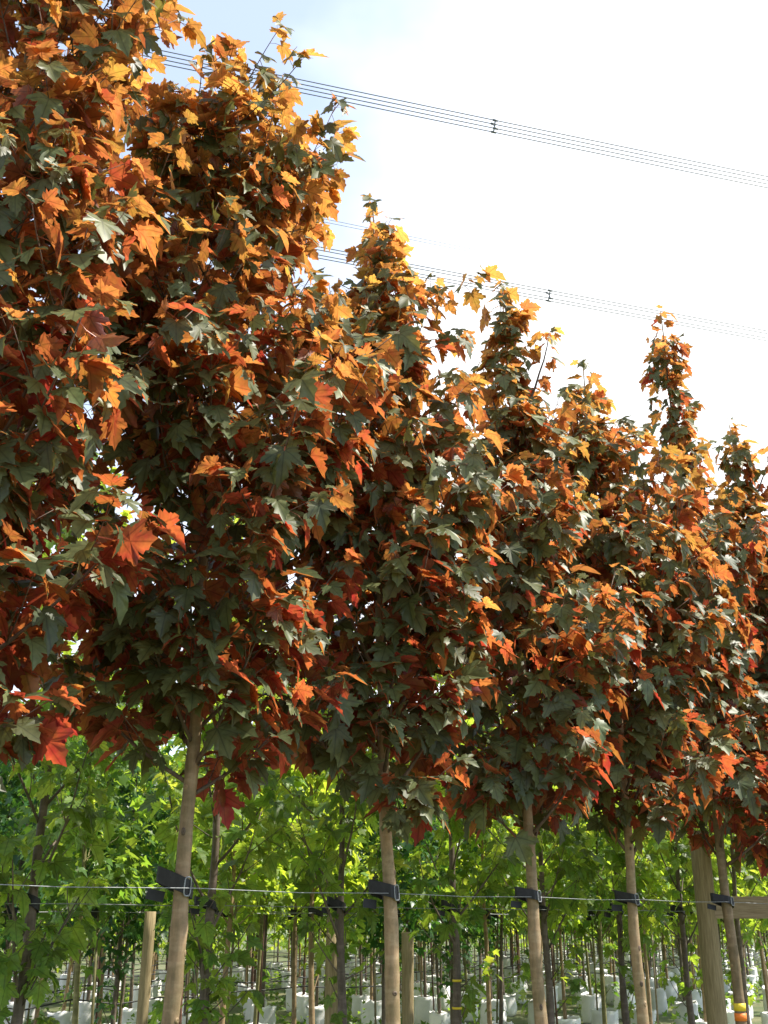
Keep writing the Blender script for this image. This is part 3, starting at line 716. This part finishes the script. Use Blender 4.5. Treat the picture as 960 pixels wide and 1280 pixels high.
# ------------------------------------------------------------------ timber posts and planks
def round_post(px, dist, top, rad, lab, lean=0.0):
    p = at(px, 1150, dist); m = MB()
    zs = np.linspace(-0.3, top, 12); r = np.random.default_rng(int(px))
    m.tube([(lean * z + r.normal(0, 0.002), 0, z) for z in zs], [rad * (1 + r.normal(0, 0.012)) for _ in zs], 18)
    o = obj('timber_post', m.mesh('timber_post', M['post'])); o.location = (p.x, p.y, 0); tag(o, lab, 'post', 'timber posts')
    return o
round_post(417, 9.6, 1.50, 0.062, 'short round timber post left of the second maple stem')
round_post(509, 10.2, 1.50, 0.052, 'short thick round timber post just right of the second tan trunk')
p5 = at(187, 1150, 8.6)
bf = empty('timber_post', (p5.x, p5.y, 0)); tag(bf, 'pale round timber post standing just left behind the nearest tan trunk', 'post', 'timber posts')
obj('post', MB().tube([(0.003 * math.sin(5 * z), 0, z) for z in np.linspace(-0.3, 1.66, 12)], 0.042, 16).mesh('post', M['post']), bf)
pp = at(884, 1150, 9.75)
brace = empty('strainer_frame', (pp.x, pp.y, 0)); tag(brace, 'big round timber post with a horizontal plank at the right edge', 'post frame')
zs = np.linspace(-0.3, 2.32, 14)
obj('post', MB().tube([(0, 0, z) for z in zs], [0.082 * (1 + 0.01 * math.sin(7 * z)) for z in zs], 20).mesh('post', M['post']), brace)
q2 = at(1075, 1150, 9.9)
obj('post', MB().tube([(q2.x - pp.x, q2.y - pp.y, z) for z in zs], 0.09, 20).mesh('post', M['post']), brace)
pl = MB().box(((q2.x - pp.x) / 2 + 0.06, -0.112 + (q2.y - pp.y) / 2, 1.70), ((q2.x - pp.x) / 2 + 0.05, 0.025, 0.088))
obj('plank', pl.mesh('plank', M['plank'], False), brace)

# ------------------------------------------------------------------ overhead power lines
def power_line(pa, pb, Hh, lab, quad=0.42, spacer_px=None, n_c=4):
    def hit(px):
        d = ray(*px); return Vector((0, 0, EYE)) + d * (Hh / d.z)
    a, b = hit(pa), hit(pb); u = (b - a); u.normalize(); side = Vector((0, 0, 1)).cross(u)
    root = empty('power_line', a); tag(root, lab, 'power line', 'overhead power lines')
    h2, hv = quad * 0.30, quad * 0.55
    offs = [(-h2, -hv), (h2, -hv), (-h2, hv), (h2, hv)][:n_c]
    for ox, oz in offs:
        pts = []
        for t in np.linspace(-90, 150, 41):
            pts.append(u * t + side * ox + Vector((0, 0, oz + 0.00012 * (t - 20) ** 2)))
        obj('conductor', MB().tube(pts, 0.022 if n_c == 4 else 0.015, 6).mesh('conductor', M['cable']), root)
    if spacer_px:
        c = hit(spacer_px) - a; t = c.dot(u); c = u * t + Vector((0, 0, 0.00012 * (t - 20) ** 2)); m = MB(); h = quad / 2
        cs = [c + side * x + Vector((0, 0, z)) for x, z in ((-h2, -hv), (h2, -hv), (h2, hv), (-h2, hv))]
        for q in range(4): m.tube([cs[q], c * 0.5 + cs[q] * 0.5, c], 0.03, 6); m.tube([cs[q] - u * 0.12, cs[q] + u * 0.12], 0.05, 8)
        obj('spacer', m.mesh('spacer', M['cable']), root)
power_line((180, 68), (960, 228), 34.0, 'upper bundle of overhead power cables with a spacer against the white sky', 0.42, (618, 158))
power_line((480, 332), (960, 420), 30.0, 'lower bundle of overhead power cables passing behind the orange tree tops', 0.42, (684, 373))
power_line((500, 291), (590, 309), 40.0, 'faint pair of overhead cables just above the lower bundle', 0.5, None, 2)
power_line((40, 478), (76, 484), 24.0, 'lowest bundle of overhead cables glimpsed through the left crown', 0.42, None, 4)

# ------------------------------------------------------------------ weeds between the bags
r = np.random.default_rng(8); nc = 900; per = 22
cs = r.uniform(-8, 40, nc); cd = r.uniform(D1 + 2 * RS, D1 + 12 * RS, nc); ce = np.outer(cs, E) + np.outer(cd, NR)
px_ = np.repeat(ce, per, axis=0) + r.normal(0, 0.13, (nc * per, 2)); hz_ = np.repeat(r.uniform(0.1, 0.55, nc) ** 1.3, per) * r.random(nc * per) + 0.02; n = nc * per
lvg = dict(pos=np.c_[px_, hz_], F=frames(r.uniform(0, 6.28, n), np.radians(r.normal(-10, 40, n)), np.radians(r.normal(0, 40, n))), size=r.uniform(0.05, 0.12, n),
           tint=np.c_[r.random(n), r.uniform(0, 0.8, n), r.random(n), np.ones(n)], var=r.integers(0, 1000, n))
wd_ = obj('weeds', foliage_mesh('weeds', lvg, np.arange(n), [M['mid_far']], SMALL)); tag(wd_, 'low green weeds growing between the white bags', 'weeds', kind='stuff')

# ------------------------------------------------------------------ far wood closing the view
r = np.random.default_rng(5); n = 26000
azw = r.uniform(R(-75), R(75), n); dd = r.uniform(52, 66, n)
top = 4.2 + 0.7 * np.sin(azw * 9) + 0.5 * np.sin(azw * 23 + 1) + r.normal(0, 0.4, n)
zz = 0.15 + (top - 0.15) * r.random(n) ** 0.8
lvw = dict(pos=np.stack([dd * np.sin(azw), dd * np.cos(azw), zz], 1), F=frames(r.uniform(0, 6.28, n), np.radians(r.normal(30, 25, n)), np.radians(r.normal(0, 30, n))),
           size=r.uniform(0.28, 0.5, n), tint=np.c_[r.random(n), r.uniform(0, 0.6, n), r.random(n), np.ones(n)], var=r.integers(0, 1000, n))
fw = obj('far_wood', foliage_mesh('far_wood', lvw, np.arange(n), [M['grn_far']], SMALL)); tag(fw, 'mass of green foliage far behind the last rows', 'wood', kind='stuff')
print('objects', len(bpy.data.objects))
